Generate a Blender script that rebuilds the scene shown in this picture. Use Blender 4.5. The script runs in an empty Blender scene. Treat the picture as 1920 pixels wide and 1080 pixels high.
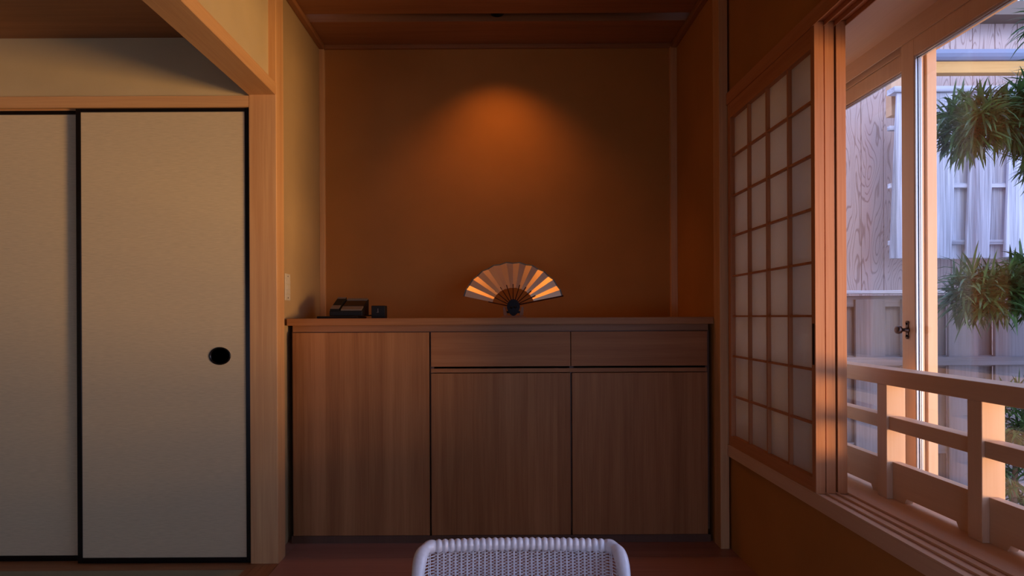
import bpy, math, random
from mathutils import Vector, Matrix
random.seed(7)
sc = bpy.context.scene
COL = sc.collection
R = math.radians

# ------------------------------------------------------------------ mesh helpers
class MB:
    def __init__(s): s.v=[]; s.f=[]; s.sm=[]
    def add(s, vs, fs, smooth=False):
        n=len(s.v); s.v += [tuple(v) for v in vs]
        for f in fs: s.f.append(tuple(i+n for i in f)); s.sm.append(smooth)
        return s
    def box(s, x0,x1,y0,y1,z0,z1):
        v=[(x0,y0,z0),(x1,y0,z0),(x1,y1,z0),(x0,y1,z0),(x0,y0,z1),(x1,y0,z1),(x1,y1,z1),(x0,y1,z1)]
        return s.add(v,[(0,3,2,1),(4,5,6,7),(0,1,5,4),(1,2,6,5),(2,3,7,6),(3,0,4,7)])
    def prism(s, pts, axis, a0, a1):
        """extrude a 2D outline along an axis; pts are the two other coordinates in order"""
        def mk(p,a):
            if axis=='x': return (a,p[0],p[1])
            if axis=='y': return (p[0],a,p[1])
            return (p[0],p[1],a)
        n=len(pts); v=[mk(p,a0) for p in pts]+[mk(p,a1) for p in pts]
        f=[tuple(range(n)), tuple(range(2*n-1,n-1,-1))]
        f+=[(i,i+n,(i+1)%n+n,(i+1)%n) for i in range(n)]
        return s.add(v,f)
    def tube(s, path, rad, seg=8, cap=True, smooth=True):
        P=[Vector(p) for p in path]; n=len(P)
        rr=rad if isinstance(rad,(list,tuple)) else [rad]*n
        vs=[]; up=None
        for i in range(n):
            t=(P[min(i+1,n-1)]-P[max(i-1,0)]).normalized()
            if up is None:
                up=Vector((0,0,1)) if abs(t.z)<.9 else Vector((1,0,0))
            a=t.cross(up)
            if a.length<1e-6: a=t.orthogonal()
            a.normalize(); b=a.cross(t).normalized(); up=b
            for k in range(seg):
                th=2*math.pi*k/seg
                vs.append(P[i]+(a*math.cos(th)+b*math.sin(th))*rr[i])
        fs=[]
        for i in range(n-1):
            for k in range(seg):
                k2=(k+1)%seg
                fs.append((i*seg+k,i*seg+k2,(i+1)*seg+k2,(i+1)*seg+k))
        if cap: fs+= [tuple(range(seg-1,-1,-1)), tuple(range((n-1)*seg,n*seg))]
        return s.add(vs,fs,smooth)
    def lathe(s, prof, c, axis='z', seg=24, sx=1, sy=1):
        vs=[]
        for r,h in prof:
            for k in range(seg):
                th=2*math.pi*k/seg; a=r*math.cos(th)*sx; b=r*math.sin(th)*sy
                if axis=='z': vs.append((c[0]+a,c[1]+b,c[2]+h))
                elif axis=='y': vs.append((c[0]+a,c[1]+h,c[2]+b))
                else: vs.append((c[0]+h,c[1]+a,c[2]+b))
        m=len(prof); fs=[]
        for i in range(m-1):
            for k in range(seg):
                k2=(k+1)%seg; fs.append((i*seg+k,i*seg+k2,(i+1)*seg+k2,(i+1)*seg+k))
        fs.append(tuple(range(seg))); fs.append(tuple(range((m-1)*seg,m*seg)))
        return s.add(vs,fs,True)

def tag(o,label=None,cat=None,group=None,kind=None):
    if label: o['label']=label
    if cat: o['category']=cat
    if group: o['group']=group
    if kind: o['kind']=kind
    return o
def origin(p):
    v=Vector((0,0,0))
    while p: v+=p.location; p=p.parent
    return v
def obj(name, mb, mat, parent=None, bevel=0, loc=None):
    off=origin(parent) if parent else Vector(loc or (0,0,0))
    me=bpy.data.meshes.new(name)
    me.from_pydata([tuple(Vector(v)-off) for v in mb.v],[],mb.f)
    me.polygons.foreach_set('use_smooth',mb.sm)
    me.update()
    import bmesh
    bm=bmesh.new(); bm.from_mesh(me); bmesh.ops.recalc_face_normals(bm,faces=bm.faces); bm.to_mesh(me); bm.free()
    o=bpy.data.objects.new(name,me); COL.objects.link(o)
    for m in (mat if isinstance(mat,list) else [mat]): me.materials.append(m)
    if parent: o.parent=parent
    else: o.location=off
    if bevel:
        b=o.modifiers.new('bevel','BEVEL'); b.width=bevel; b.segments=2; b.limit_method='ANGLE'; b.angle_limit=R(50)
    return o
def thing(name,label,cat,loc,group=None):
    o=bpy.data.objects.new(name,None); COL.objects.link(o); o.location=loc; o.empty_display_size=.05
    return tag(o,label,cat,group)
def struct_root(name,loc):
    o=bpy.data.objects.new(name,None); COL.objects.link(o); o.location=loc; o.empty_display_size=.05
    o['kind']='structure'; return o
def struct(name,mb,mat,bevel=0):
    o=obj(name,mb,mat,None,bevel); o['kind']='structure'; return o
def B(*a): return MB().box(*a)

# ------------------------------------------------------------------ materials
def newmat(name):
    m=bpy.data.materials.new(name); m.use_nodes=True; nt=m.node_tree
    return m,nt,nt.nodes['Principled BSDF']
def plain(name,col,rough=.5,metal=0,spec=.5,bump=0,bscale=200,coat=0):
    m,nt,p=newmat(name); p.inputs['Base Color'].default_value=(*col,1)
    p.inputs['Roughness'].default_value=rough; p.inputs['Metallic'].default_value=metal
    p.inputs['Specular IOR Level'].default_value=spec; p.inputs['Coat Weight'].default_value=coat
    tc=nt.nodes.new('ShaderNodeTexCoord'); n=nt.nodes.new('ShaderNodeTexNoise'); n.inputs['Scale'].default_value=bscale
    n.inputs['Detail'].default_value=4
    nt.links.new(tc.outputs['Object'],n.inputs['Vector'])
    mx=nt.nodes.new('ShaderNodeMixRGB'); mx.blend_type='MULTIPLY'; mx.inputs[0].default_value=.18
    mx.inputs[1].default_value=(*col,1); nt.links.new(n.outputs['Fac'],mx.inputs[2]); nt.links.new(mx.outputs[0],p.inputs['Base Color'])
    if bump:
        b=nt.nodes.new('ShaderNodeBump'); b.inputs['Strength'].default_value=bump; b.inputs['Distance'].default_value=.002
        nt.links.new(n.outputs['Fac'],b.inputs['Height']); nt.links.new(b.outputs[0],p.inputs['Normal'])
    return m
def wood(name,c1,c2,axis='z',scale=1.0,rough=.45,bands=0,contrast=1.0,bump=.15,spec=.4):
    """procedural timber: long soft streaks along an axis plus fine pores"""
    m,nt,p=newmat(name); L=nt.links.new
    tc=nt.nodes.new('ShaderNodeTexCoord')
    def stretch(across,along):
        mp=nt.nodes.new('ShaderNodeMapping'); s=[across*scale]*3; s['xyz'.index(axis)]=along*scale
        mp.inputs['Scale'].default_value=s; L(tc.outputs['Object'],mp.inputs['Vector']); return mp
    n1=nt.nodes.new('ShaderNodeTexNoise'); n1.inputs['Scale'].default_value=1; n1.inputs['Detail'].default_value=3; n1.inputs['Distortion'].default_value=.6
    L(stretch(22,.9).outputs[0],n1.inputs['Vector'])
    n2=nt.nodes.new('ShaderNodeTexNoise'); n2.inputs['Scale'].default_value=1; n2.inputs['Detail'].default_value=5
    L(stretch(170,5).outputs[0],n2.inputs['Vector'])
    a=nt.nodes.new('ShaderNodeMath'); a.operation='MULTIPLY_ADD'; a.inputs[1].default_value=.42
    b=nt.nodes.new('ShaderNodeMath'); b.operation='MULTIPLY'; b.inputs[1].default_value=.62
    L(n1.outputs['Fac'],b.inputs[0]); L(n2.outputs['Fac'],a.inputs[0]); L(b.outputs[0],a.inputs[2])
    src=a.outputs[0]
    if bands:   # veneer leaves laid side by side
        sx=nt.nodes.new('ShaderNodeSeparateXYZ'); L(tc.outputs['Object'],sx.inputs[0])
        d=nt.nodes.new('ShaderNodeMath'); d.operation='DIVIDE'; d.inputs[1].default_value=bands; L(sx.outputs[0 if axis=='z' else 2],d.inputs[0])
        fl=nt.nodes.new('ShaderNodeMath'); fl.operation='FLOOR'; L(d.outputs[0],fl.inputs[0])
        wn=nt.nodes.new('ShaderNodeTexWhiteNoise'); wn.noise_dimensions='1D'; L(fl.outputs[0],wn.inputs['W'])
        e=nt.nodes.new('ShaderNodeMath'); e.operation='MULTIPLY_ADD'; e.inputs[1].default_value=.20; L(wn.outputs['Value'],e.inputs[0]); L(src,e.inputs[2])
        src=e.outputs[0]
    r=nt.nodes.new('ShaderNodeValToRGB'); lo=.52-.2/contrast; hi=.52+.2/contrast
    if bands: lo+=.08; hi+=.12
    r.color_ramp.elements[0].position=lo; r.color_ramp.elements[1].position=hi
    r.color_ramp.elements[0].color=(*c1,1); r.color_ramp.elements[1].color=(*c2,1)
    L(src,r.inputs[0]); L(r.outputs[0],p.inputs['Base Color'])
    p.inputs['Roughness'].default_value=rough; p.inputs['Specular IOR Level'].default_value=spec
    bp=nt.nodes.new('ShaderNodeBump'); bp.inputs['Strength'].default_value=bump; bp.inputs['Distance'].default_value=.001
    L(n2.outputs['Fac'],bp.inputs['Height']); L(bp.outputs[0],p.inputs['Normal'])
    return m
def plaster(name,col,var=.08):
    m,nt,p=newmat(name); L=nt.links.new
    tc=nt.nodes.new('ShaderNodeTexCoord')
    n=nt.nodes.new('ShaderNodeTexNoise'); n.inputs['Scale'].default_value=3; n.inputs['Detail'].default_value=4; L(tc.outputs['Object'],n.inputs['Vector'])
    g=nt.nodes.new('ShaderNodeTexNoise'); g.inputs['Scale'].default_value=350; g.inputs['Detail'].default_value=3; L(tc.outputs['Object'],g.inputs['Vector'])
    r=nt.nodes.new('ShaderNodeValToRGB'); r.color_ramp.elements[0].position=.3; r.color_ramp.elements[1].position=.7
    r.color_ramp.elements[0].color=(*[c*(1-var) for c in col],1); r.color_ramp.elements[1].color=(*[c*(1+var) for c in col],1)
    L(n.outputs['Fac'],r.inputs[0]); L(r.outputs[0],p.inputs['Base Color'])
    b=nt.nodes.new('ShaderNodeBump'); b.inputs['Strength'].default_value=.25; b.inputs['Distance'].default_value=.0015
    L(g.outputs['Fac'],b.inputs['Height']); L(b.outputs[0],p.inputs['Normal'])
    p.inputs['Roughness'].default_value=.95; p.inputs['Specular IOR Level'].default_value=.1
    return m
def paper_cloth(name,col):
    """fine woven fusuma paper: faint horizontal threads"""
    m,nt,p=newmat(name); L=nt.links.new
    tc=nt.nodes.new('ShaderNodeTexCoord'); mp=nt.nodes.new('ShaderNodeMapping'); mp.inputs['Scale'].default_value=(30,30,500)
    L(tc.outputs['Object'],mp.inputs['Vector'])
    n=nt.nodes.new('ShaderNodeTexNoise'); n.inputs['Scale'].default_value=1; n.inputs['Detail'].default_value=3; L(mp.outputs[0],n.inputs['Vector'])
    r=nt.nodes.new('ShaderNodeValToRGB'); r.color_ramp.elements[0].position=.3; r.color_ramp.elements[1].position=.7
    r.color_ramp.elements[0].color=(*[c*.9 for c in col],1); r.color_ramp.elements[1].color=(*[c*1.06 for c in col],1)
    L(n.outputs['Fac'],r.inputs[0]); L(r.outputs[0],p.inputs['Base Color'])
    p.inputs['Roughness'].default_value=.85; p.inputs['Specular IOR Level'].default_value=.2
    return m
def shoji_paper(name):
    m,nt,p=newmat(name); L=nt.links.new; out=nt.nodes['Material Output']
    tr=nt.nodes.new('ShaderNodeBsdfTranslucent'); tr.inputs[0].default_value=(.95,.93,.90,1)
    mx=nt.nodes.new('ShaderNodeMixShader'); mx.inputs[0].default_value=.6
    tc=nt.nodes.new('ShaderNodeTexCoord'); n=nt.nodes.new('ShaderNodeTexNoise'); n.inputs['Scale'].default_value=60; n.inputs['Detail'].default_value=6
    L(tc.outputs['Object'],n.inputs['Vector'])
    r=nt.nodes.new('ShaderNodeValToRGB'); r.color_ramp.elements[0].color=(.74,.68,.62,1); r.color_ramp.elements[1].color=(.84,.78,.72,1)
    L(n.outputs['Fac'],r.inputs[0]); L(r.outputs[0],p.inputs['Base Color']); p.inputs['Roughness'].default_value=.8
    L(p.outputs[0],mx.inputs[1]); L(tr.outputs[0],mx.inputs[2]); L(mx.outputs[0],out.inputs[0]); return m
def glass(name):
    m,nt,p=newmat(name); L=nt.links.new; out=nt.nodes['Material Output']
    t=nt.nodes.new('ShaderNodeBsdfTransparent'); t.inputs[0].default_value=(.96,.97,.96,1)
    g=nt.nodes.new('ShaderNodeBsdfGlossy'); g.inputs['Roughness'].default_value=.04
    f=nt.nodes.new('ShaderNodeFresnel'); f.inputs[0].default_value=1.52
    ge=nt.nodes.new('ShaderNodeNewGeometry'); io=nt.nodes.new('ShaderNodeMath'); io.operation='MULTIPLY_ADD'; io.inputs[1].default_value=1/1.52-1.52; io.inputs[2].default_value=1.52
    L(ge.outputs['Backfacing'],io.inputs[0]); L(io.outputs[0],f.inputs[0])   # same reflectance on both faces of the pane
    k=nt.nodes.new('ShaderNodeMath'); k.operation='MULTIPLY'; k.inputs[1].default_value=.85; k.use_clamp=True; L(f.outputs[0],k.inputs[0])
    tc=nt.nodes.new('ShaderNodeTexCoord'); n=nt.nodes.new('ShaderNodeTexNoise'); n.inputs['Scale'].default_value=2
    L(tc.outputs['Object'],n.inputs['Vector']); b=nt.nodes.new('ShaderNodeBump'); b.inputs['Strength'].default_value=.02; L(n.outputs['Fac'],b.inputs['Height']); L(b.outputs[0],g.inputs['Normal'])
    mx=nt.nodes.new('ShaderNodeMixShader'); L(k.outputs[0],mx.inputs[0]); L(t.outputs[0],mx.inputs[1]); L(g.outputs[0],mx.inputs[2]); L(mx.outputs[0],out.inputs[0]); return m
def siding(name,c1,c2):
    """pressed cladding with cathedral timber grain in relief"""
    m,nt,p=newmat(name); L=nt.links.new
    tc=nt.nodes.new('ShaderNodeTexCoord'); mp=nt.nodes.new('ShaderNodeMapping'); mp.inputs['Scale'].default_value=(7,7,1.6)
    L(tc.outputs['Object'],mp.inputs['Vector'])
    sx=nt.nodes.new('ShaderNodeSeparateXYZ'); L(tc.outputs['Object'],sx.inputs[0])
    d=nt.nodes.new('ShaderNodeMath'); d.operation='DIVIDE'; d.inputs[1].default_value=.152; L(sx.outputs[0],d.inputs[0])
    fl=nt.nodes.new('ShaderNodeMath'); fl.operation='FLOOR'; L(d.outputs[0],fl.inputs[0])
    off=nt.nodes.new('ShaderNodeCombineXYZ'); ml=nt.nodes.new('ShaderNodeMath'); ml.operation='MULTIPLY'; ml.inputs[1].default_value=3.7; L(fl.outputs[0],ml.inputs[0]); L(ml.outputs[0],off.inputs[1])
    va=nt.nodes.new('ShaderNodeVectorMath'); L(mp.outputs[0],va.inputs[0]); L(off.outputs[0],va.inputs[1])
    n=nt.nodes.new('ShaderNodeTexNoise'); n.inputs['Scale'].default_value=1; n.inputs['Detail'].default_value=1.5; n.inputs['Distortion'].default_value=.3; L(va.outputs[0],n.inputs['Vector'])
    k=nt.nodes.new('ShaderNodeMath'); k.operation='MULTIPLY'; k.inputs[1].default_value=120; L(n.outputs['Fac'],k.inputs[0])
    s=nt.nodes.new('ShaderNodeMath'); s.operation='SINE'; L(k.outputs[0],s.inputs[0])
    r=nt.nodes.new('ShaderNodeValToRGB'); r.color_ramp.elements[0].position=.0; r.color_ramp.elements[1].position=.16
    r.color_ramp.elements[0].color=(*c1,1); r.color_ramp.elements[1].color=(*c2,1)
    h=nt.nodes.new('ShaderNodeMath'); h.operation='MULTIPLY_ADD'; h.inputs[1].default_value=.5; h.inputs[2].default_value=.5; L(s.outputs[0],h.inputs[0])
    L(h.outputs[0],r.inputs[0]); L(r.outputs[0],p.inputs['Base Color'])
    b=nt.nodes.new('ShaderNodeBump'); b.inputs['Strength'].default_value=.6; b.inputs['Distance'].default_value=.004; L(r.outputs[0],b.inputs['Height']); L(b.outputs[0],p.inputs['Normal'])
    p.inputs['Roughness'].default_value=.35; return m
def leafmat(name,c1,c2):
    m,nt,p=newmat(name); L=nt.links.new; out=nt.nodes['Material Output']
    tc=nt.nodes.new('ShaderNodeTexCoord'); n=nt.nodes.new('ShaderNodeTexNoise'); n.inputs['Scale'].default_value=14; L(tc.outputs['Object'],n.inputs['Vector'])
    r=nt.nodes.new('ShaderNodeValToRGB'); r.color_ramp.elements[0].position=.35; r.color_ramp.elements[1].position=.65
    r.color_ramp.elements[0].color=(*c1,1); r.color_ramp.elements[1].color=(*c2,1)
    L(n.outputs['Fac'],r.inputs[0]); L(r.outputs[0],p.inputs['Base Color']); p.inputs['Roughness'].default_value=.32
    t=nt.nodes.new('ShaderNodeBsdfTranslucent'); L(r.outputs[0],t.inputs[0]); mx=nt.nodes.new('ShaderNodeMixShader'); mx.inputs[0].default_value=.3
    L(p.outputs[0],mx.inputs[1]); L(t.outputs[0],mx.inputs[2]); L(mx.outputs[0],out.inputs[0]); return m

W={}
for ax in 'xyz':
    W['hinoki_'+ax]=wood('hinoki_'+ax,(.52,.26,.10),(.68,.39,.17),ax,rough=.5)
    W['sill_'+ax]=wood('sill_'+ax,(.61,.365,.215),(.71,.475,.295),ax,rough=.42,contrast=.7)
    W['shoji_'+ax]=wood('shoji_'+ax,(.40,.14,.045),(.57,.25,.105),ax,rough=.5)
    W['dark_'+ax]=wood('dark_'+ax,(.25,.10,.035),(.37,.16,.06),ax,rough=.5)
    W['grey_'+ax]=wood('grey_'+ax,(.24,.25,.30),(.70,.73,.84),ax,rough=.6,contrast=1.5,scale=.6,bump=.5)
    W['cedar_'+ax]=wood('cedar_'+ax,(.14,.12,.12),(.30,.27,.29),ax,rough=.6,scale=.6)
W['veneer_z']=wood('veneer_z',(.26,.102,.032),(.42,.185,.068),'z',rough=.5,bands=.062,contrast=1.0,spec=.2)
W['veneer_x']=wood('veneer_x',(.28,.108,.036),(.41,.172,.064),'x',rough=.5,spec=.2)
W['counter']=wood('counter',(.26,.10,.032),(.40,.17,.056),'x',rough=.45,spec=.25)
W['floor']=wood('floor_board',(.30,.13,.09),(.42,.20,.14),'x',rough=.35,scale=.5)
W['cabcarcass']=wood('cabinet_carcass',(.09,.04,.022),(.13,.06,.03),'z')
W['beam_yellow']=wood('beam_yellow',(.66,.34,.09),(.80,.46,.15),'x',rough=.5)
M_wall=plaster('plaster_ochre',(.43,.19,.05))
M_side=plaster('plaster_side',(.40,.27,.13))
M_cream=plaster('plaster_cream',(.56,.43,.235))
M_tatami=plain('tatami_rush',(.34,.33,.20),.8,bump=.4,bscale=90)
M_fusuma=paper_cloth('fusuma_paper',(.62,.50,.31))
M_black=plain('black_lacquer',(.006,.005,.005),.25,spec=.4)
M_blackm=plain('black_matte_plastic',(.007,.007,.008),.6,spec=.25)
M_greyp=plain('grey_plastic_face',(.16,.13,.11),.4)
M_shoji=shoji_paper('shoji_paper')
M_glass=glass('window_glass')
M_metal=plain('aluminium_channel',(.62,.62,.64),.3,metal=.9)
M_bronze=plain('bronze_knob',(.13,.09,.08),.3,metal=.9)
M_gold=plain('gold_leaf_paper',(.88,.60,.38),.42,metal=.7,bump=.15,bscale=500)
M_rim=plain('teal_grey_paper_edge',(.10,.13,.12),.6)
M_white=plain('ivory_switch_plastic',(.62,.55,.42),.4)
M_rattan=plain('pale_rattan_cane',(.90,.86,.88),.32,coat=.3,bump=.2,bscale=120)
M_cush=plain('cushion_cloth',(.45,.38,.34),.9,bump=.4,bscale=300)
M_siding=siding('grained_siding',(.38,.27,.25),(.60,.47,.45))
M_gutter=plain('blue_grey_gutter',(.30,.36,.52),.35)
M_fascia=plain('brown_fascia',(.20,.15,.12),.6)
M_ground=plain('garden_gravel',(.42,.36,.28),.9,bump=.8,bscale=40)
M_bark=plain('tree_bark',(.14,.09,.06),.9,bump=.8,bscale=30)
M_leaf=leafmat('strap_leaf',(.022,.055,.022),(.07,.16,.045))
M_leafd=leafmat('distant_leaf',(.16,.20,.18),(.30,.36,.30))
M_lamp,nt_,p_=newmat('lamp_glow'); p_.inputs['Emission Color'].default_value=(1,.5,.16,1); p_.inputs['Emission Strength'].default_value=6

E=.97  # eye height
# ------------------------------------------------------------------ room shell
WX0,WX1=-.915,.92      # alcove side walls
YB=3.43                # alcove back wall
CZ=2.372               # ceiling
YR=-2.6                # rear wall
mb=MB()
bw=.16; y=YR
while y<YB-1e-6:
    y1=min(y+bw,YB); mb.box(-.87,1.0,y,y1-.0015,-.03,0); y=y1
mb.box(-.915,-.8715,2.701,YB,-.03,0); mb.box(-.955,-.8715,2.62,2.70,-.03,-.001)
struct('floor',mb,W['floor'])
struct('floor_subbase',B(-4.3,1.33,YR-.1,YB+.1,-.12,-.03),W['dark_x'])
tm=MB()
for i in range(2):
    for j in range(3): tm.box(-4.2+i*1.61,-4.2+i*1.61+1.607,YR+j*1.72,min(YR+(j+1)*1.72-.004,2.555),-.03,0)
struct('floor_tatami',tm,M_tatami)
struct('wall_back',B(WX0-.1,WX1+.1,YB,YB+.08,0,CZ+.1),M_wall)
struct('wall_alcove_left',B(WX0-.06,WX0,2.70,YB,0,CZ+.1),M_side)
struct('wall_alcove_right',B(WX1,WX1+.08,2.84,YB,0,CZ+.1),M_wall)
m=MB(); m.box(-4.3,-2.6,YR-.08,YR,0,2.6); m.box(-1.1,-.95,YR-.08,YR,0,2.6); m.box(-2.6,-1.1,YR-.08,YR,0,.10); m.box(-2.6,-1.1,YR-.08,YR,1.0,2.6)
struct('wall_rear',m,M_cream)   # low framed opening added behind the viewer to let in cool fill light
struct('window_5',MB().box(-2.6,-2.55,YR-.06,YR-.02,.10,1.0).box(-1.15,-1.1,YR-.06,YR-.02,.10,1.0).box(-1.88,-1.82,YR-.06,YR-.02,.15,.95).box(-2.55,-1.15,YR-.06,YR-.02,.10,.15).box(-2.55,-1.15,YR-.06,YR-.02,.95,1.0),W['sill_z'])
struct('wall_left',B(-4.3,-4.2,YR,2.75,0,2.6),M_cream)
# unseen veranda wall and low doorway, added so cool fill reaches the chair
m=MB(); m.box(-.95,-.1,-.68,-.60,0,2.6); m.box(.92,.965,-.68,-.60,0,2.6); m.box(-.1,.92,-.68,-.60,1.0,2.6)
struct('wall_added_veranda',m,M_cream)
struct('door_5',MB().box(-.1,-.06,-.67,-.61,0,1.0).box(.88,.92,-.67,-.61,0,1.0).box(-.06,.88,-.67,-.61,.96,1.0),W['sill_z'])
# partition wall above the long beam, between tatami room and veranda
struct('wall_upper_partition',B(-.955,-.90,YR,2.61,1.905,2.6),M_cream)
# small wall above the fusuma
struct('wall_over_fusuma',B(-4.2,-.979,2.625,2.68,1.844,2.10),M_cream)
struct('wall_behind_fusuma',B(-4.2,-.979,2.74,2.8,0,2.1),M_cream)
# ceilings
cm=MB(); y=YR
cm.box(-.90,.957,YR,3.068,CZ,CZ+.03); cm.box(-.915,.92,2.70,3.068,CZ+.001,CZ+.03)
cm.box(WX0,WX1,3.150,YB,CZ,CZ+.03)
cm.box(WX0,WX1,3.05,3.17,CZ+.20,CZ+.21); cm.box(WX0,WX1,3.055,3.067,CZ+.03,CZ+.20); cm.box(WX0,WX1,3.151,3.163,CZ+.03,CZ+.20)
struct('ceiling',cm,W['dark_x'])
struct('ceiling_tatami_room',B(-4.2,-.955,YR,2.68,2.079,2.11),W['dark_x'])
# alcove crown strips and corner strips
struct('trim_1',B(WX0,WX0+.028,2.72,YB,CZ-.026,CZ),W['dark_y'],.004)
struct('trim_2',B(WX1-.028,WX1,2.84,YB,CZ-.026,CZ),W['dark_y'],.004)
struct('trim_3',B(WX0,WX0+.026,YB-.026,YB,.9,CZ-.02),W['hinoki_z'],.002)
struct('trim_4',B(WX1-.034,WX1,YB-.026,YB,.9,CZ-.02),W['hinoki_z'],.002)
struct('trim_12',B(WX0+.02,WX1-.02,YB-.02,YB,CZ-.02,CZ),W['dark_x'],.002)
# left post and beam
struct('trim_5',B(-.979,-.87,2.61,2.70,0,CZ),W['hinoki_z'],.003)
bm_=MB(); bm_.prism([(-.979,1.847),(-.873,1.847),(-.87,1.850),(-.87,1.893),(-.884,1.893),(-.884,1.905),(-.979,1.905)],'y',YR,2.61)
struct('trim_6',bm_,W['hinoki_y'],.001)
# kamoi over the fusuma, with two running grooves
k=MB(); k.box(-4.2,-.979,2.61,2.70,1.815,1.844)
k.box(-4.2,-.979,2.61,2.622,1.80,1.815); k.box(-4.2,-.979,2.646,2.650,1.80,1.815); k.box(-4.2,-.979,2.674,2.70,1.80,1.815)
struct('trim_7',k,W['hinoki_x'])
# threshold board running toward the viewer under the beam
t=MB(); 
for i in range(4): t.box(-.979+i*.02725,-.979+(i+1)*.02725-.001,YR,2.61,-.03,.004)
struct('trim_8',t,W['dark_y'])
# fusuma sill
t=MB(); t.box(-4.2,-.979,2.56,2.606,-.02,.003); t.box(-4.2,-.979,2.609,2.70,-.02,.001)
struct('trim_9',t,W['dark_x'])
# right post
struct('trim_10',B(.92,.957,2.76,2.84,0,CZ),W['hinoki_z'],.003)
# window wall: plaster below the sill, above the lintel, and beyond the opening
wm=MB(); wm.box(.965,1.31,YR,2.84,0,.388); wm.box(.965,1.31,YR,2.84,1.892,2.6); wm.box(.965,1.31,YR,-2.4,.388,1.892); wm.box(.957,1.31,2.80,2.9,0,2.6)
wm.box(.965,1.04,2.762,2.84,.388,1.892)
struct('wall_right',wm,M_wall)

# ------------------------------------------------------------------ window frame: sill, lintel, header
s=MB(); 
s.box(.95,1.31,-2.4,2.80,.388,.430)
# ridges between the three running grooves
for a,b in ((.95,.9535),(.9835,.987),(1.0165,1.020),(1.0495,1.31)): s.box(a,b,-2.4,2.80,.430,.436)
struct('trim_11',s,W['sill_y'],.0008)
l=MB(); l.box(.95,1.053,-2.4,2.80,1.858,1.892)
for a,b in ((.95,.9535),(.9835,.987),(1.0165,1.020),(1.0495,1.053)): l.box(a,b,-2.4,2.80,1.843,1.858)
struct('trim_13',l,W['shoji_y'],.0006)
h=MB(); h.box(1.053,1.228,-2.4,2.80,1.845,1.892); struct('trim_14',h,W['sill_y'])
h=MB(); h.box(1.228,1.31,-2.4,2.80,1.845,1.892); h.box(1.228,1.232,-2.4,2.80,1.789,1.845); h.box(1.264,1.270,-2.4,2.80,1.789,1.845); h.box(1.302,1.31,-2.4,2.80,1.76,1.845)
struct('trim_15',h,W['sill_y'])

# ------------------------------------------------------------------ window sashes
def sash(n,x0,x1,y0,y1,zb,zt,gx,knob=False,stile=.061,far_x=None):
    r=struct_root('window_%d'%n,(x0,(y0+y1)/2,zb))
    f=MB(); f.box(x0,x1,y0,y0+stile,zb,zt); f.box(x0,far_x or x1,y1-stile,y1,zb,zt); f.box(x0,x1,y0+stile,y1-stile,zt-.053,zt); f.box(x0,x1,y0+stile,y1-stile,zb,zb+.05)
    obj('window_frame',f,W['sill_z'],r,.0015)
    g=B(gx-.002,gx+.002,y0+stile-.003,y1-stile+.003,zb+.048,zt-.05)
    obj('glass_pane',g,M_glass,r)
    c=MB(); a=y1-stile; z=zt-.053; z0=zb+.05; b0=y0+stile
    for xx0,xx1,d in ((gx-.012,gx-.006,.006),(gx-.005,gx-.002,.009),(gx+.002,gx+.006,.006)):
        c.box(xx0,xx1,a-d,a,z0,z); c.box(xx0,xx1,b0,b0+d,z0,z); c.box(xx0,xx1,b0+d,a-d,z-d,z); c.box(xx0,xx1,b0+d,a-d,z0,z0+d)
    obj('metal_glazing_channel',c,M_metal,r)
    if knob:
        kb=MB(); yc=y1-.028; zc=E-.045
        kb.lathe([(.0065,0),(.0065,-.004)],(x0,yc,zc+.021),'x',16); kb.lathe([(.0065,0),(.0065,-.004)],(x0,yc,zc-.021),'x',16)
        kb.box(x0-.004,x0,yc-.005,yc+.005,zc-.021,zc+.021)
        kb.lathe([(.009,0),(.009,-.004),(.005,-.008),(.005,-.018),(.011,-.022),(.0125,-.030),(.010,-.035),(.004,-.037)],(x0,yc,zc),'x',20)
        obj('knob',kb,M_bronze,r)
    return r
sash(1,1.233,1.262,.55,2.028,.437,1.790,1.247,True)
sash(2,1.272,1.301,1.967,2.80,.437,1.790,1.287)
sash(3,1.272,1.301,-.95,.61,.437,1.790,1.287)
sash(4,1.233,1.262,-2.40,-.92,.437,1.790,1.247)

# ------------------------------------------------------------------ railing on the sill
rl=thing('wooden_railing','pale wooden railing with square posts standing on the window sill inside the glass','railing',(1.15,.9,.436))
f=MB(); f.box(1.122,1.19,-2.4,2.79,.767,.813); obj('top_rail',f,W['sill_y'],rl,.002)
posts=[-2.23,-1.85,-1.47,-1.09,-.71,-.33,.05,.43,.81,1.19,1.5745,1.955,2.335]
for yc in posts: obj('post',B(1.127,1.182,yc-.024,yc+.024,.436,.767),W['sill_z'],rl,.0015)
ed=[-2.4]+posts+[2.79]
for i in range(len(ed)-1):
    a=ed[i]+(.024 if i else 0); b=ed[i+1]-(.024 if i<len(ed)-2 else 0)
    obj('middle_rail',B(1.134,1.176,a,b,.636,.675),W['sill_y'],rl,.0015)
    # low board with a shallow slot cut out of its foot
    p=[(a,.436),(a+.055,.436),(a+.065,.452),(b-.065,.452),(b-.055,.436),(b,.436),(b,.543),(a,.543)]
    obj('foot_board',MB().prism(p,'x',1.144,1.168),W['sill_y'],rl,.001)

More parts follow.
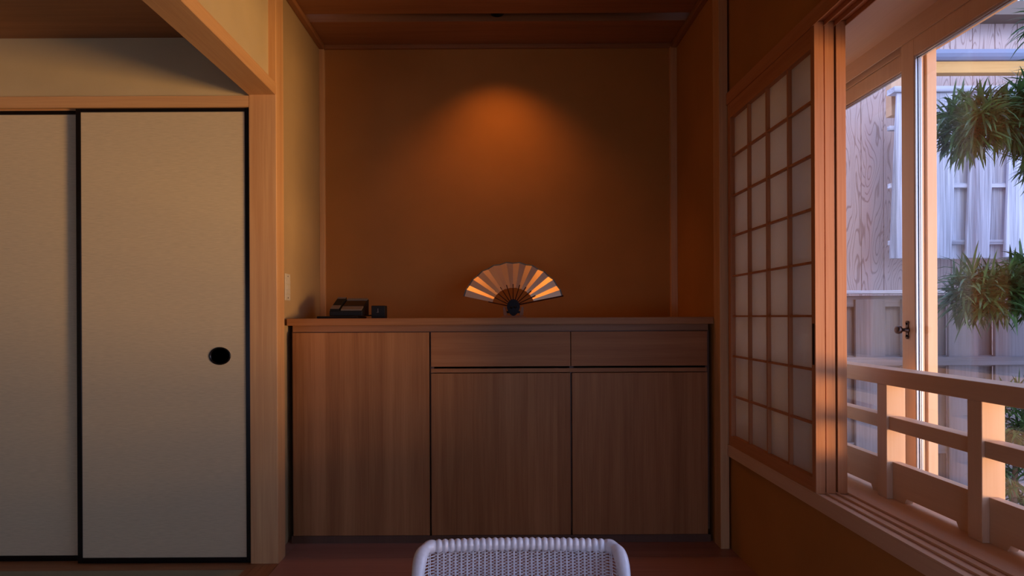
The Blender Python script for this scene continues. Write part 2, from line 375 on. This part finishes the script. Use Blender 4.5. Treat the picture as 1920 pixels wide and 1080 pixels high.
# ------------------------------------------------------------------ shoji panels, stacked three deep
def shoji(x0,label,yn,yf,lattice=True):
    r=thing('shoji_panel',label,'sliding screen',(x0,(yn+yf)/2,.436),'shoji panels pushed together at the alcove end of the window')
    zb,zt=.431,1.857; t=.029
    obj('stile',B(x0,x0+t,yn,yn+.024,zb,zt),W['shoji_z'],r,.0012)
    obj('stile',B(x0,x0+t,yf-.03,yf,zb,zt),W['shoji_z'],r,.0012)
    obj('bottom_rail',B(x0,x0+t,yn+.024,yf-.03,zb,.477),W['shoji_y'],r,.001)
    obj('top_rail',B(x0,x0+t,yn+.024,yf-.03,1.782,zt),W['shoji_y'],r,.001)
    g=MB(); a,b=yn+.024,yf-.03
    for i in range(1,4):
        yc=a+(b-a)*i/4; g.box(x0+.006,x0+.019,yc-.0045,yc+.0045,.477,1.782)
    for kk in range(-2,5):
        zc=.968+kk*.1645; g.box(x0+.007,x0+.019,a,b,zc-.0035,zc+.0035)
    obj('lattice',g,W['shoji_z'],r)
    obj('paper',B(x0+.0192,x0+.0200,a-.004,b+.004,.473,1.786),M_shoji,r)
    if lattice:
        obj('finger_pull',B(x0-.0006,x0+.002,yn+.006,yn+.018,.82,.945),M_black,r)
    return r
shoji(.9540,'shoji screen nearest the room, its wooden lattice and paper facing the viewer',2.000,2.757)
shoji(.9872,'middle shoji screen of the three stacked ones, only its narrow wooden edge showing',2.004,2.757,False)
shoji(1.0202,'shoji screen nearest the glass, its wooden edge beside the railing',2.000,2.757,False)

# ------------------------------------------------------------------ fusuma doors
def fusuma(n,x0,x1,y0,y1,pull):
    r=struct_root('door_%d'%n,((x0+x1)/2,(y0+y1)/2,.001)); zb,zt=.002,1.806; fw=.019
    obj('door_panel',B(x0+.01,x1-.01,y0+.004,y1-.004,zb+.01,zt-.01),M_fusuma,r)
    f=MB(); f.box(x0,x0+fw,y0,y1,zb,zt); f.box(x1-fw,x1,y0,y1,zb,zt); f.box(x0+fw,x1-fw,y0,y1,zb,zb+.022); f.box(x0+fw,x1-fw,y0,y1,zt-.020,zt)
    obj('door_frame',f,M_black,r,.0015)
    if pull:
        c=(x1-.122,y0+.004,E-.150)
        obj('door_pull',MB().lathe([(.043,0),(.043,-.003),(.040,-.0035),(.037,-.001),(.035,.0005)],c,'y',40,1,.82),M_black,r)
    return r
fusuma(1,-1.668,-.981,2.624,2.644,True)
fusuma(2,-2.52,-1.640,2.652,2.672,False)
fusuma(3,-3.30,-2.50,2.624,2.644,True)
fusuma(4,-4.19,-3.27,2.652,2.672,False)

# ------------------------------------------------------------------ cabinet and counter
cb=thing('low_cabinet','low reddish wooden cabinet with three doors and two drawers filling the alcove','cabinet',(0,3.1,0))
obj('counter_top',B(WX0+.012,WX1-.004,2.83,YB-.004,.936,.966),W['counter'],cb,.0015)
obj('counter_apron',B(WX0+.025,WX1-.015,2.868,2.886,.908,.936),W['dark_x'],cb,.001)  # darker wood puts the shadow band below the counter into the colour
c=MB(); x0,x1=-.893,.908; ys=2.868
c.box(x0,x0+.018,ys,YB-.01,.05,.908); c.box(x1-.018,x1,ys,YB-.01,.05,.908)
c.box(x0+.018,x1-.018,ys,YB-.01,.05,.07); c.box(x0+.018,x1-.018,YB-.02,YB-.01,.07,.908); c.box(x0+.018,x1-.018,ys,YB-.02,.89,.908)
c.box(-.297,-.279,ys,YB-.02,.07,.89); c.box(.305,.323,ys,YB-.02,.07,.89)
obj('carcass',c,W['cabcarcass'],cb)
obj('toe_kick',B(x0,x1,2.852,2.870,.0,.032),W['cabcarcass'],cb)
def front(nm,xa,xb,za,zb,mt): return obj(nm,B(xa,xb,2.848,2.867,za,zb),mt,cb,.0012)
front('door',-.884,-.2985,.034,.905,W['veneer_z'])
front('door',-.2905,.3070,.034,.728,W['veneer_z'])
front('door',.3140,.8950,.034,.728,W['veneer_z'])
front('drawer',-.2905,.3075,.757,.905,W['veneer_x'])
front('drawer',.3105,.8950,.757,.905,W['veneer_x'])
obj('rail_between_drawer_and_door',B(-.291,.895,2.856,2.867,.731,.748),W['veneer_x'],cb)

# ------------------------------------------------------------------ folding fan on its stand
TZ=.966
fc=Vector((.068,3.06,TZ+.052)); tilt=R(27); RO,RI=.238,.098
fan=thing('folding_fan','open gold paper folding fan with dark ribs displayed on the cabinet','folding fan',(fc.x,fc.y,fc.z))
def fp(r,a,d):   # radius, angle, depth toward the viewer
    x=r*math.cos(a); u=r*math.sin(a)
    return Vector((fc.x+x, fc.y+u*math.sin(tilt)-d*math.cos(tilt), fc.z+u*math.cos(tilt)+d*math.sin(tilt)))
A0,A1=R(166),R(13); NS=20
def pleat(i): return .0055 if i%2 else -.0055
def leafmesh(r0,r1,th=.0007,lift=0):
    m=MB()
    for i in range(NS):
        a=A0+(A1-A0)*i/NS; b=A0+(A1-A0)*(i+1)/NS
        da,db=pleat(i)+lift,pleat(i+1)+lift
        k0=r0/RO; k1=r1/RO
        q=[fp(r0,a,da*k0+th),fp(r0,b,db*k0+th),fp(r1,b,db*k1+th),fp(r1,a,da*k1+th),
           fp(r0,a,da*k0-th),fp(r0,b,db*k0-th),fp(r1,b,db*k1-th),fp(r1,a,da*k1-th)]
        m.add(q,[(0,1,2,3),(7,6,5,4),(0,4,5,1),(3,2,6,7),(0,3,7,4),(1,5,6,2)])
    return m
obj('pleated_leaf',leafmesh(RI,RO-.006),M_gold,fan)
obj('leaf_border',leafmesh(RO-.006,RO,.0010),M_rim,fan)
def stick(a,w,r0,r1,d,th,mt,nm):
    m=MB(); dirv=(fp(1,a,0)-fp(0,a,0)); nrm=(fp(0,a,1)-fp(0,a,0)); side=dirv.cross(nrm)
    pts=[]
    for r,ww in ((r0,w*.9),(r0+.02,w*.6),(RI,w*.5),(r1,w*.55)):
        for sgn in (-1,1):
            for dd in (d-th,d+th): pts.append(fc+dirv*r+side*sgn*ww+nrm*dd)
    fs=[]
    for i in range(3):
        o=i*4; fs+=[(o,o+4,o+5,o+1),(o+2,o+3,o+7,o+6),(o,o+2,o+6,o+4),(o+1,o+5,o+7,o+3)]
    fs+=[(0,1,3,2),(12,14,15,13)]
    m.add(pts,fs); return obj(nm,m,mt,fan)
M_rib=plain('lacquered_rib',(.045,.012,.008),.25)
for i in range(1,10):
    stick(A0+(A1-A0)*i/10,.0040,-.012,RI+.02,-.003+.0004*i,.0006,M_rib,'rib')
stick(A1-R(.8),.0058,-.014,RO+.001,.0062,.0012,M_rib,'guard_stick')
stick(A0+R(.5),.0040,-.014,RI+.02,-.006,.0012,M_rib,'guard_stick')
pv=MB(); 
for sgn in (-1,1): pv.tube([fp(.006*sgn+.003,R(0),.009),fp(.006*sgn+.003,R(0),-.009)],.0028,10)
obj('pivot_pin',pv,M_black,fan)
st=thing('fan_stand','small dark wooden stand with a black cradle holding the open fan','stand',(fc.x,3.06,TZ))
sm=MB(); sm.prism([(fc.x-.062,TZ),(fc.x+.066,TZ),(fc.x+.036,TZ+.010),(fc.x-.034,TZ+.010)],'y',3.02,3.10); obj('foot',sm,W['dark_x'],st,.001)
for s_ in (-1,1):
    pr=MB(); xc=fc.x+s_*.036; pr.prism([(xc-.009,TZ+.010),(xc+.009,TZ+.010),(xc+.006+.006*s_,TZ+.050),(xc-.006+.006*s_,TZ+.050)],'y',3.032,3.052); obj('upright',pr,W['dark_z'],st,.001)
cr=MB(); ov=[]
for i in range(24):   # oval shield narrowing toward its foot
    t_=2*math.pi*i/24; ov.append((fc.x+.030*math.cos(t_)*(1-.25*(math.sin(t_)<0)*-math.sin(t_)), TZ+.046+.038*math.sin(t_)))
cr.prism(ov,'y',3.016,3.030)
cr.box(fc.x-.04,fc.x+.04,3.034,3.046,TZ+.020,TZ+.030)
cr.box(fc.x-.006,fc.x+.006,3.028,3.045,TZ+.012,TZ+.032)
cr.lathe([(.004,0),(.006,-.003),(.004,-.006),(.001,-.007)],(fc.x-.009,3.016,TZ+.046),'y',14)
cr.lathe([(.004,0),(.006,-.003),(.004,-.006),(.001,-.007)],(fc.x+.009,3.016,TZ+.048),'y',14)
obj('cradle',cr,M_blackm,st)

# ------------------------------------------------------------------ telephone, folder, clock
YP=2.93
fo=obj('flat_folder',B(-.795,-.615,YP-.03,YP+.17,TZ,TZ+.010),M_blackm,None,.004,loc=(-.70,3.0,TZ))
tag(fo,'thin black folder lying under the telephone on the cabinet','folder')
ph=thing('telephone','black desk telephone with a sloping face at the left end of the cabinet','telephone',(-.70,3.0,TZ+.0105))
z0=TZ+.0105
def slope(y0,za,y1,zb,th): return [(y0,za-th),(y0,za),(y1,zb),(y1,zb-th)]
body=MB(); body.prism([(YP-.005,z0),(YP-.005,z0+.022),(YP+.145,z0+.078),(YP+.145,z0)],'x',-.745,-.600); obj('body',body,M_blackm,ph,.003)
def onface(x0,x1,t0,t1,up0,up1,nm,mt):
    # slab lying on the sloping face; t = 0..1 along the slope
    m=MB(); A=Vector((0,YP-.005,z0+.022)); Bv=Vector((0,YP+.145,z0+.078)); n=Vector((0,-.056,.15)).normalized()
    q=[]
    for x in (x0,x1):
        for t_ in (t0,t1):
            for u in (up0,up1): q.append(A.lerp(Bv,t_)+n*u+Vector((x,0,0)))
    m.add(q,[(0,1,3,2),(4,6,7,5),(0,4,5,1),(2,3,7,6),(0,2,6,4),(1,5,7,3)]); return obj(nm,m,mt,ph,.001)
hs=onface(-.742,-.702,.0,1.0,.0,.009,'handset',M_blackm)
onface(-.741,-.703,.02,.30,.009,.0105,'handset_end',M_greyp)
onface(-.741,-.703,.88,1.0,.009,.0105,'handset_end',M_greyp)
onface(-.696,-.604,.03,.30,.0,.006,'keypad',M_greyp)
onface(-.696,-.604,.36,.80,.0,.004,'display',M_black)
onface(-.696,-.604,.86,1.0,.0,.006,'memo_strip',M_greyp)
cd=MB(); cd.tube([(-.60,YP+.05,z0+.004),(-.585,YP+.045,TZ+.012),(-.57,YP+.05,TZ+.013),(-.555,YP+.06,TZ+.008),(-.575,YP+.12,TZ+.004),(-.575,YP+.2,TZ+.004),(-.60,YP+.3,TZ+.004)],.003,8); obj('cord',cd,M_blackm,ph)
ck=thing('cube_clock','small black cube clock standing to the right of the telephone','clock',(-.535,2.97,TZ))
obj('body',B(-.563,-.503,2.94,3.0,TZ,TZ+.056),M_blackm,ck,.002)
hd=MB(); hd.box(-.5345,-.5325,2.9385,2.94,TZ+.026,TZ+.043); hd.box(-.540,-.5325,2.9385,2.94,TZ+.026,TZ+.0275); hd.lathe([(.0022,0),(.0022,-.002)],(-.5335,2.94,TZ+.027),'y',10)
obj('clock_hands',hd,M_greyp,ck)

# ------------------------------------------------------------------ switch plate on the alcove wall
sw=thing('wall_switch','ivory wall switch plate on the left alcove wall above the counter','light switch',(WX0,2.87,1.10))
pl=MB(); pl.box(WX0,WX0+.005,2.84,2.905,1.045,1.160); obj('plate',pl,M_white,sw,.0015)
for zc in (1.08,1.102,1.124): obj('switch_button',B(WX0+.005,WX0+.009,2.852,2.893,zc-.009,zc+.009),M_white,sw,.001)
for zc in (1.056,1.149): obj('screw',MB().lathe([(.003,0),(.003,.0015)],(WX0+.005,2.872,zc),'x',10),M_bronze,sw)

# ------------------------------------------------------------------ rattan chair
CX,CY=.046,1.50; CT=.466
ch=thing('rattan_chair','low woven pale rattan armchair whose curved back rises into the bottom of the view','chair',(CX,CY-.2,0))
HW=.222
def backpath(u):
    """plan curve of the back, u -1..1; wings turn toward the viewer"""
    a=abs(u); s=1 if u>0 else -1
    if a<.88:
        x=a/.88*(HW-.03); y=.012*(1-(a/.88)**2)
    else:
        t=(a-.88)/.12*math.pi/2; x=(HW-.03)+.03*math.sin(t); y=-.075*(1-math.cos(t))
    return Vector((CX+s*x, CY+y,0))
def lean(z): return .16*(z-CT)      # the back leans away as it rises
def bp3(u,z,off=0):
    p=backpath(u); q=backpath(min(u+.01,1)); q0=backpath(max(u-.01,-1)); t=(q-q0); t.normalize(); n=Vector((t.y,-t.x,0))
    return Vector((p.x+n.x*off,p.y+lean(z)+n.y*off,z))
ZB_=.22
NST=32
stk=MB()
for i in range(NST+1):
    u=-.97+1.94*i/NST
    for du in (-.0045,.0045):
        stk.tube([bp3(u+du,ZB_),bp3(u+du,(ZB_+CT)/2),bp3(u+du,CT-.018)],.0016,5,False)
obj('upright_stakes',stk,M_rattan,ch)
wv=MB(); z=CT-.026; row=0
while z>ZB_:
    path=[]; N=NST*4
    for j in range(N+1):
        u=-.97+1.94*j/N
        path.append(bp3(u,z,.0044*math.cos(math.pi*j/4+ (0 if row%2 else math.pi))))
    wv.tube(path,.00125,5,False); z-=.0033; row+=1
obj('woven_cane',wv,M_rattan,ch)
# rolled rim, wrapped with flat cane (lumpy)
rim=MB(); path=[]; rad=[]
corner=[]
N=31*10
for j in range(N+1):
    u=-1+2*j/N
    edge=max(0,(abs(u)-.92)/.08); z=CT-.013-.055*edge**3
    path.append(bp3(u,z)); rad.append(  .0120+.0034*abs(math.sin(math.pi*31*j/N)))
tl=[bp3(-1,CT-.068-.02*i) for i in range(12)]; tr=[bp3(1,CT-.068-.02*i) for i in range(12)]
obj('wrapped_top_roll',MB().tube(path,rad,14),M_rattan,ch)
obj('side_roll',MB().tube(tl,.0105,12),M_rattan,ch); obj('side_roll',MB().tube(tr,.0105,12),M_rattan,ch)
seat=MB(); yb=CY-.06
seat.prism([(CX-.215,yb),(CX+.215,yb),(CX+.235,yb-.20),(CX+.20,yb-.42),(CX-.20,yb-.42),(CX-.235,yb-.20)],'z',.17,.20); obj('seat',seat,M_rattan,ch,.008)
sq=MB(); sq.prism([(CX-.19,yb-.02),(CX+.19,yb-.02),(CX+.20,yb-.20),(CX+.17,yb-.39),(CX-.17,yb-.39),(CX-.20,yb-.20)],'z',.20,.245); obj('seat_cushion',sq,M_cush,ch,.018)
for sx_ in (-1,1):
    obj('armrest',MB().tube([bp3(sx_,.30),Vector((CX+sx_*.245,CY-.16,.33)),Vector((CX+sx_*.25,CY-.32,.32)),Vector((CX+sx_*.235,CY-.45,.24)),Vector((CX+sx_*.225,CY-.47,.18))],.013,12),M_rattan,ch)
    obj('leg',MB().tube([(CX+sx_*.20,yb-.39,.18),(CX+sx_*.21,yb-.40,0)],.013,12),M_rattan,ch)
    obj('leg',MB().tube([(CX+sx_*.20,yb-.02,.18),(CX+sx_*.21,yb-.0,0)],.013,12),M_rattan,ch)

# ------------------------------------------------------------------ outside
struct('ground',B(1.31,12,-8,14,-.35,-.25),M_ground)
YH=4.5
hb=thing('neighbouring_house','neighbouring house wall clad in pinkish grained boards under a brown eave','building',(3.4,YH,-.25))
m=MB(); x=1.4; i=0
while x<6.6:
    m.box(x,x+.146,YH,YH+.05,-.25,2.95); m.box(x+.146,x+.152,YH+.006,YH+.05,-.25,2.95)
    x+=.152
obj('cladding',m,M_siding,hb,.0)
obj('eave',B(1.4,6.6,YH-.14,YH+.25,2.94,3.03),M_fascia,hb)
gt=thing('rain_gutter','blue grey metal rain gutter on a yellow timber beam above the weathered fence','gutter',(3.4,4.15,2.5))
prof=[]
for i in range(9):
    a=math.pi+math.pi*i/8; prof.append((4.14+.05*math.cos(a),2.606+.058*math.sin(a)))
for i in range(9):
    a=2*math.pi-math.pi*i/8; prof.append((4.14+.045*math.cos(a),2.606+.053*math.sin(a)))
obj('gutter_trough',MB().prism(prof,'x',2.60,5.4),M_gutter,gt)
obj('support_beam',B(2.6,5.4,4.13,4.19,2.475,2.546),W['beam_yellow'],gt,.002)
tag(gt,cat='gutter')
bk=obj('timber_bracket',B(2.455,2.58,4.14,4.20,2.215,2.47),W['sill_z'],None,.003,loc=(2.5,4.13,2.2)); tag(bk,'short pinkish timber block fixed high beside the left end of the gutter','bracket')

wf=thing('weathered_fence','silvery weathered board fence panel hanging in front of the neighbouring house','fence',(3.0,4.1,1.31))
x=2.36; i=0; lean_=.045
def lboard(m,x0,x1,y0,y1,za,zb):
    s=lean_*(zb-za)
    v=[(x0,y0,za),(x1,y0,za),(x1,y1,za),(x0,y1,za),(x0+s,y0,zb),(x1+s,y0,zb),(x1+s,y1,zb),(x0+s,y1,zb)]
    return m.add(v,[(0,3,2,1),(4,5,6,7),(0,1,5,4),(1,2,6,5),(2,3,7,6),(3,0,4,7)])
xs=2.40
while xs<4.7:
    w=random.uniform(.128,.15); jz=0
    obj('board',lboard(MB(),xs,xs+w,4.06,4.08,1.315,2.33),W['grey_z'],wf,.003)
    obj('back_board',lboard(MB(),xs+w-.02,xs+w+.125,4.11,4.125,1.315,2.33),W['grey_z'],wf,.002)
    xs+=w+random.uniform(.09,.11)
for z in (1.415,1.765,2.12): obj('cross_rail',B(2.41,4.75,4.08,4.11,z-.014,z+.014),W['grey_x'],wf,.002)
obj('cap_rail',B(2.42,4.78,4.045,4.13,2.33,2.365),W['grey_x'],wf,.002)

lf=thing('garden_fence','low brown timber garden fence with a pale cap below the weathered panel','fence',(3.0,3.6,-.25))
xs=1.42
while xs<5:
    obj('board',B(xs,xs+.16,3.57,3.59,-.25,1.055),W['cedar_z'],lf,.003)
    obj('back_board',B(xs+.14,xs+.27,3.62,3.635,-.25,1.055),W['cedar_z'],lf,.002)
    xs+=.25
for z in (1.045,.72,.25): obj('cross_rail',B(1.4,5.1,3.59,3.62,z-.03,z+.03),W['cedar_x'],lf,.002)
obj('cap_rail',B(1.4,5.1,3.545,3.65,1.085,1.102),W['grey_x'],lf,.002)
obj('bottom_rail',B(1.4,5.1,3.54,3.57,.70,.745),W['cedar_x'],lf,.002)

# strap-leaved evergreen with clipped foliage pads
def leaf(m,base,d,L_,w,droop,nseg=4):
    d=d.normalized(); side=d.cross(Vector((0,0,1)))
    if side.length<.05: side=Vector((1,0,0))
    side.normalize(); side=(side+Vector((0,0,random.uniform(-.5,.5)))).normalized()
    vs=[]; p=base.copy(); dd=d.copy()
    for i in range(nseg+1):
        t=i/nseg; ww=w*math.sin(math.pi*min(max(t*.86+.12,.0),.985))
        vs+= [p+side*ww,p-side*ww]
        p=p+dd*(L_/nseg); dd=(dd+Vector((0,0,-droop/nseg))).normalized()
    m.add(vs,[(2*i,2*i+1,2*i+3,2*i+2) for i in range(nseg)],True)
def pad(m,c,rx,ry,rz,n,L_=.11,w=.0055):
    for _ in range(n):
        # tufts of leaves fanning from a twig tip inside the pad
        while True:
            q=Vector((random.uniform(-1,1),random.uniform(-1,1),random.uniform(-1,1)))
            if .25<q.length<1: break
        base=Vector((c[0]+q.x*rx,c[1]+q.y*ry,c[2]+q.z*rz))
        ax=(q*.8+Vector((0,0,.7*(1 if q.z>-.3 else -.9)))).normalized()
        for kx in range(9):
            d=ax*.35+Vector((random.gauss(0,.8),random.gauss(0,.8),random.gauss(0,.55)))
            leaf(m,base+Vector((random.gauss(0,.008),random.gauss(0,.008),random.gauss(0,.008))),d,L_*random.uniform(.6,1.15),w*random.uniform(.8,1.2),random.uniform(.2,1.5))
def tree(name,label,cat,base,trunk,pads,mat,n,L_=.11,w=.0055,group=None):
    r=thing(name,label,cat,base,group)
    for pth,rd in trunk: obj('branch',MB().tube(pth,rd,10),M_bark,r)
    for c,rx,ry,rz,k in pads:
        m=MB(); pad(m,c,rx,ry,rz,int(n*k),L_,w); obj('foliage',m,mat,r)
    return r
tree('evergreen_tree','evergreen garden tree with long narrow leaves in clipped tiers outside the glass','tree',(2.95,3.0,-.25),
 [([(2.98,3.05,-.25),(2.92,3.02,.5),(2.96,3.0,1.1),(2.88,3.0,1.6),(2.92,2.98,2.2),(2.88,3.0,2.6)],[.06,.055,.05,.045,.035,.02]),
  ([(2.90,3.0,1.62),(2.6,2.98,1.76),(2.3,2.98,1.84),(2.1,3.0,1.86)],[.03,.024,.016,.008]),
  ([(2.96,3.0,.95),(2.6,3.0,1.02),(2.3,2.98,1.06),(2.1,2.98,1.08)],[.03,.024,.016,.008])],
 [((2.15,3.0,1.84),.14,.14,.10,1.0),((2.44,2.98,1.87),.17,.17,.15,1.6),((2.64,2.98,1.97),.20,.18,.16,1.3),((2.66,3.1,1.74),.19,.12,.14,1.8),((2.18,2.98,1.07),.15,.14,.09,1.0),((2.46,2.98,1.10),.17,.17,.13,1.4),((2.68,3.0,1.12),.16,.16,.15,.8),((2.62,2.98,2.30),.17,.15,.08,.6)],M_leaf,110,.14,.0062)
tree('low_shrub','low dark green shrub at the foot of the garden fence, seen past the railing','shrub',(2.42,3.1,-.25),
 [([(2.42,3.1,-.25),(2.40,3.1,.1),(2.42,3.1,.4)],[.02,.015,.008])],
 [((2.42,3.1,.50),.12,.12,.14,.8),((2.45,3.1,.20),.16,.14,.16,.9)],M_leaf,70)
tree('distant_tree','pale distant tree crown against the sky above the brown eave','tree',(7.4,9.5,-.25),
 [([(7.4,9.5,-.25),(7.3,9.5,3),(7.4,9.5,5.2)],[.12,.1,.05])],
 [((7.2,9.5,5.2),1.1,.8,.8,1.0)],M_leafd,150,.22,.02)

# ------------------------------------------------------------------ lights
def light(name,typ,loc,energy,col,size=.1,to=None,spot=None,blend=.5,sy=None):
    d=bpy.data.lights.new(name,typ); d.energy=energy; d.color=col
    o=bpy.data.objects.new(name,d); COL.objects.link(o); o.location=loc
    if typ=='AREA':
        d.size=size
        if sy: d.shape='RECTANGLE'; d.size_y=sy
    elif typ=='SUN': d.angle=size
    else: d.shadow_soft_size=size
    if to is not None: o.rotation_euler=(Vector(to)-Vector(loc)).to_track_quat('-Z','Y').to_euler()
    if spot: d.spot_size=spot; d.spot_blend=blend
    return o
# alcove downlight in the ceiling slot
dl=thing('downlight','small downlight set in the dark slot of the alcove ceiling','ceiling light',(0,3.11,CZ+.06))
obj('lamp_housing',MB().lathe([(.030,.03),(.030,-.02),(.027,-.02),(.024,.0)],(0,3.11,CZ+.035),'z',24),M_blackm,dl)
light('downlight_spot','SPOT',(0,3.08,CZ-.012),14,(1,.37,.07),.02,to=(0,3.27,1.4),spot=R(106),blend=1)
# unseen warm area light, added in place of assumed bounce off sunlit ground
light('added_garden_fill','AREA',(5.0,-.8,.45),35,(1,.56,.22),1.3,to=(-.6,2.43,1.2),sy=1.2).data.spread=R(50)
light('sun','SUN',(3,-5,5),1.0,(1,.88,.75),R(20),to=(3.15,-5+.8,5-.5))
# world: soft blue daylight
w=bpy.data.worlds.new('sky'); sc.world=w; w.use_nodes=True; nt=w.node_tree; bg=nt.nodes['Background']
tc=nt.nodes.new('ShaderNodeTexCoord'); sp=nt.nodes.new('ShaderNodeSeparateXYZ'); nt.links.new(tc.outputs['Generated'],sp.inputs[0])
rp=nt.nodes.new('ShaderNodeValToRGB'); nt.links.new(sp.outputs[2],rp.inputs[0])
rp.color_ramp.elements[0].position=.0; rp.color_ramp.elements[0].color=(.52,.62,1,1)
rp.color_ramp.elements[1].position=.8; rp.color_ramp.elements[1].color=(.40,.52,1,1)
nt.links.new(rp.outputs[0],bg.inputs['Color']); bg.inputs['Strength'].default_value=3.3

# ------------------------------------------------------------------ camera
cam=bpy.data.cameras.new('camera'); co=bpy.data.objects.new('camera',cam); COL.objects.link(co); sc.camera=co
cam.sensor_width=36; cam.lens=36*1245/1920; cam.shift_x=25.3/1920; cam.shift_y=54/1920; cam.clip_start=.02
co.matrix_world=Matrix.Translation((0,0,E))@Matrix.Rotation(R(90),4,'X')@Matrix.Rotation(-.0046,4,'Z')
vs=sc.view_settings; vs.view_transform='Standard'; vs.look='None'; vs.exposure=0; vs.gamma=1; vs.use_curve_mapping=False
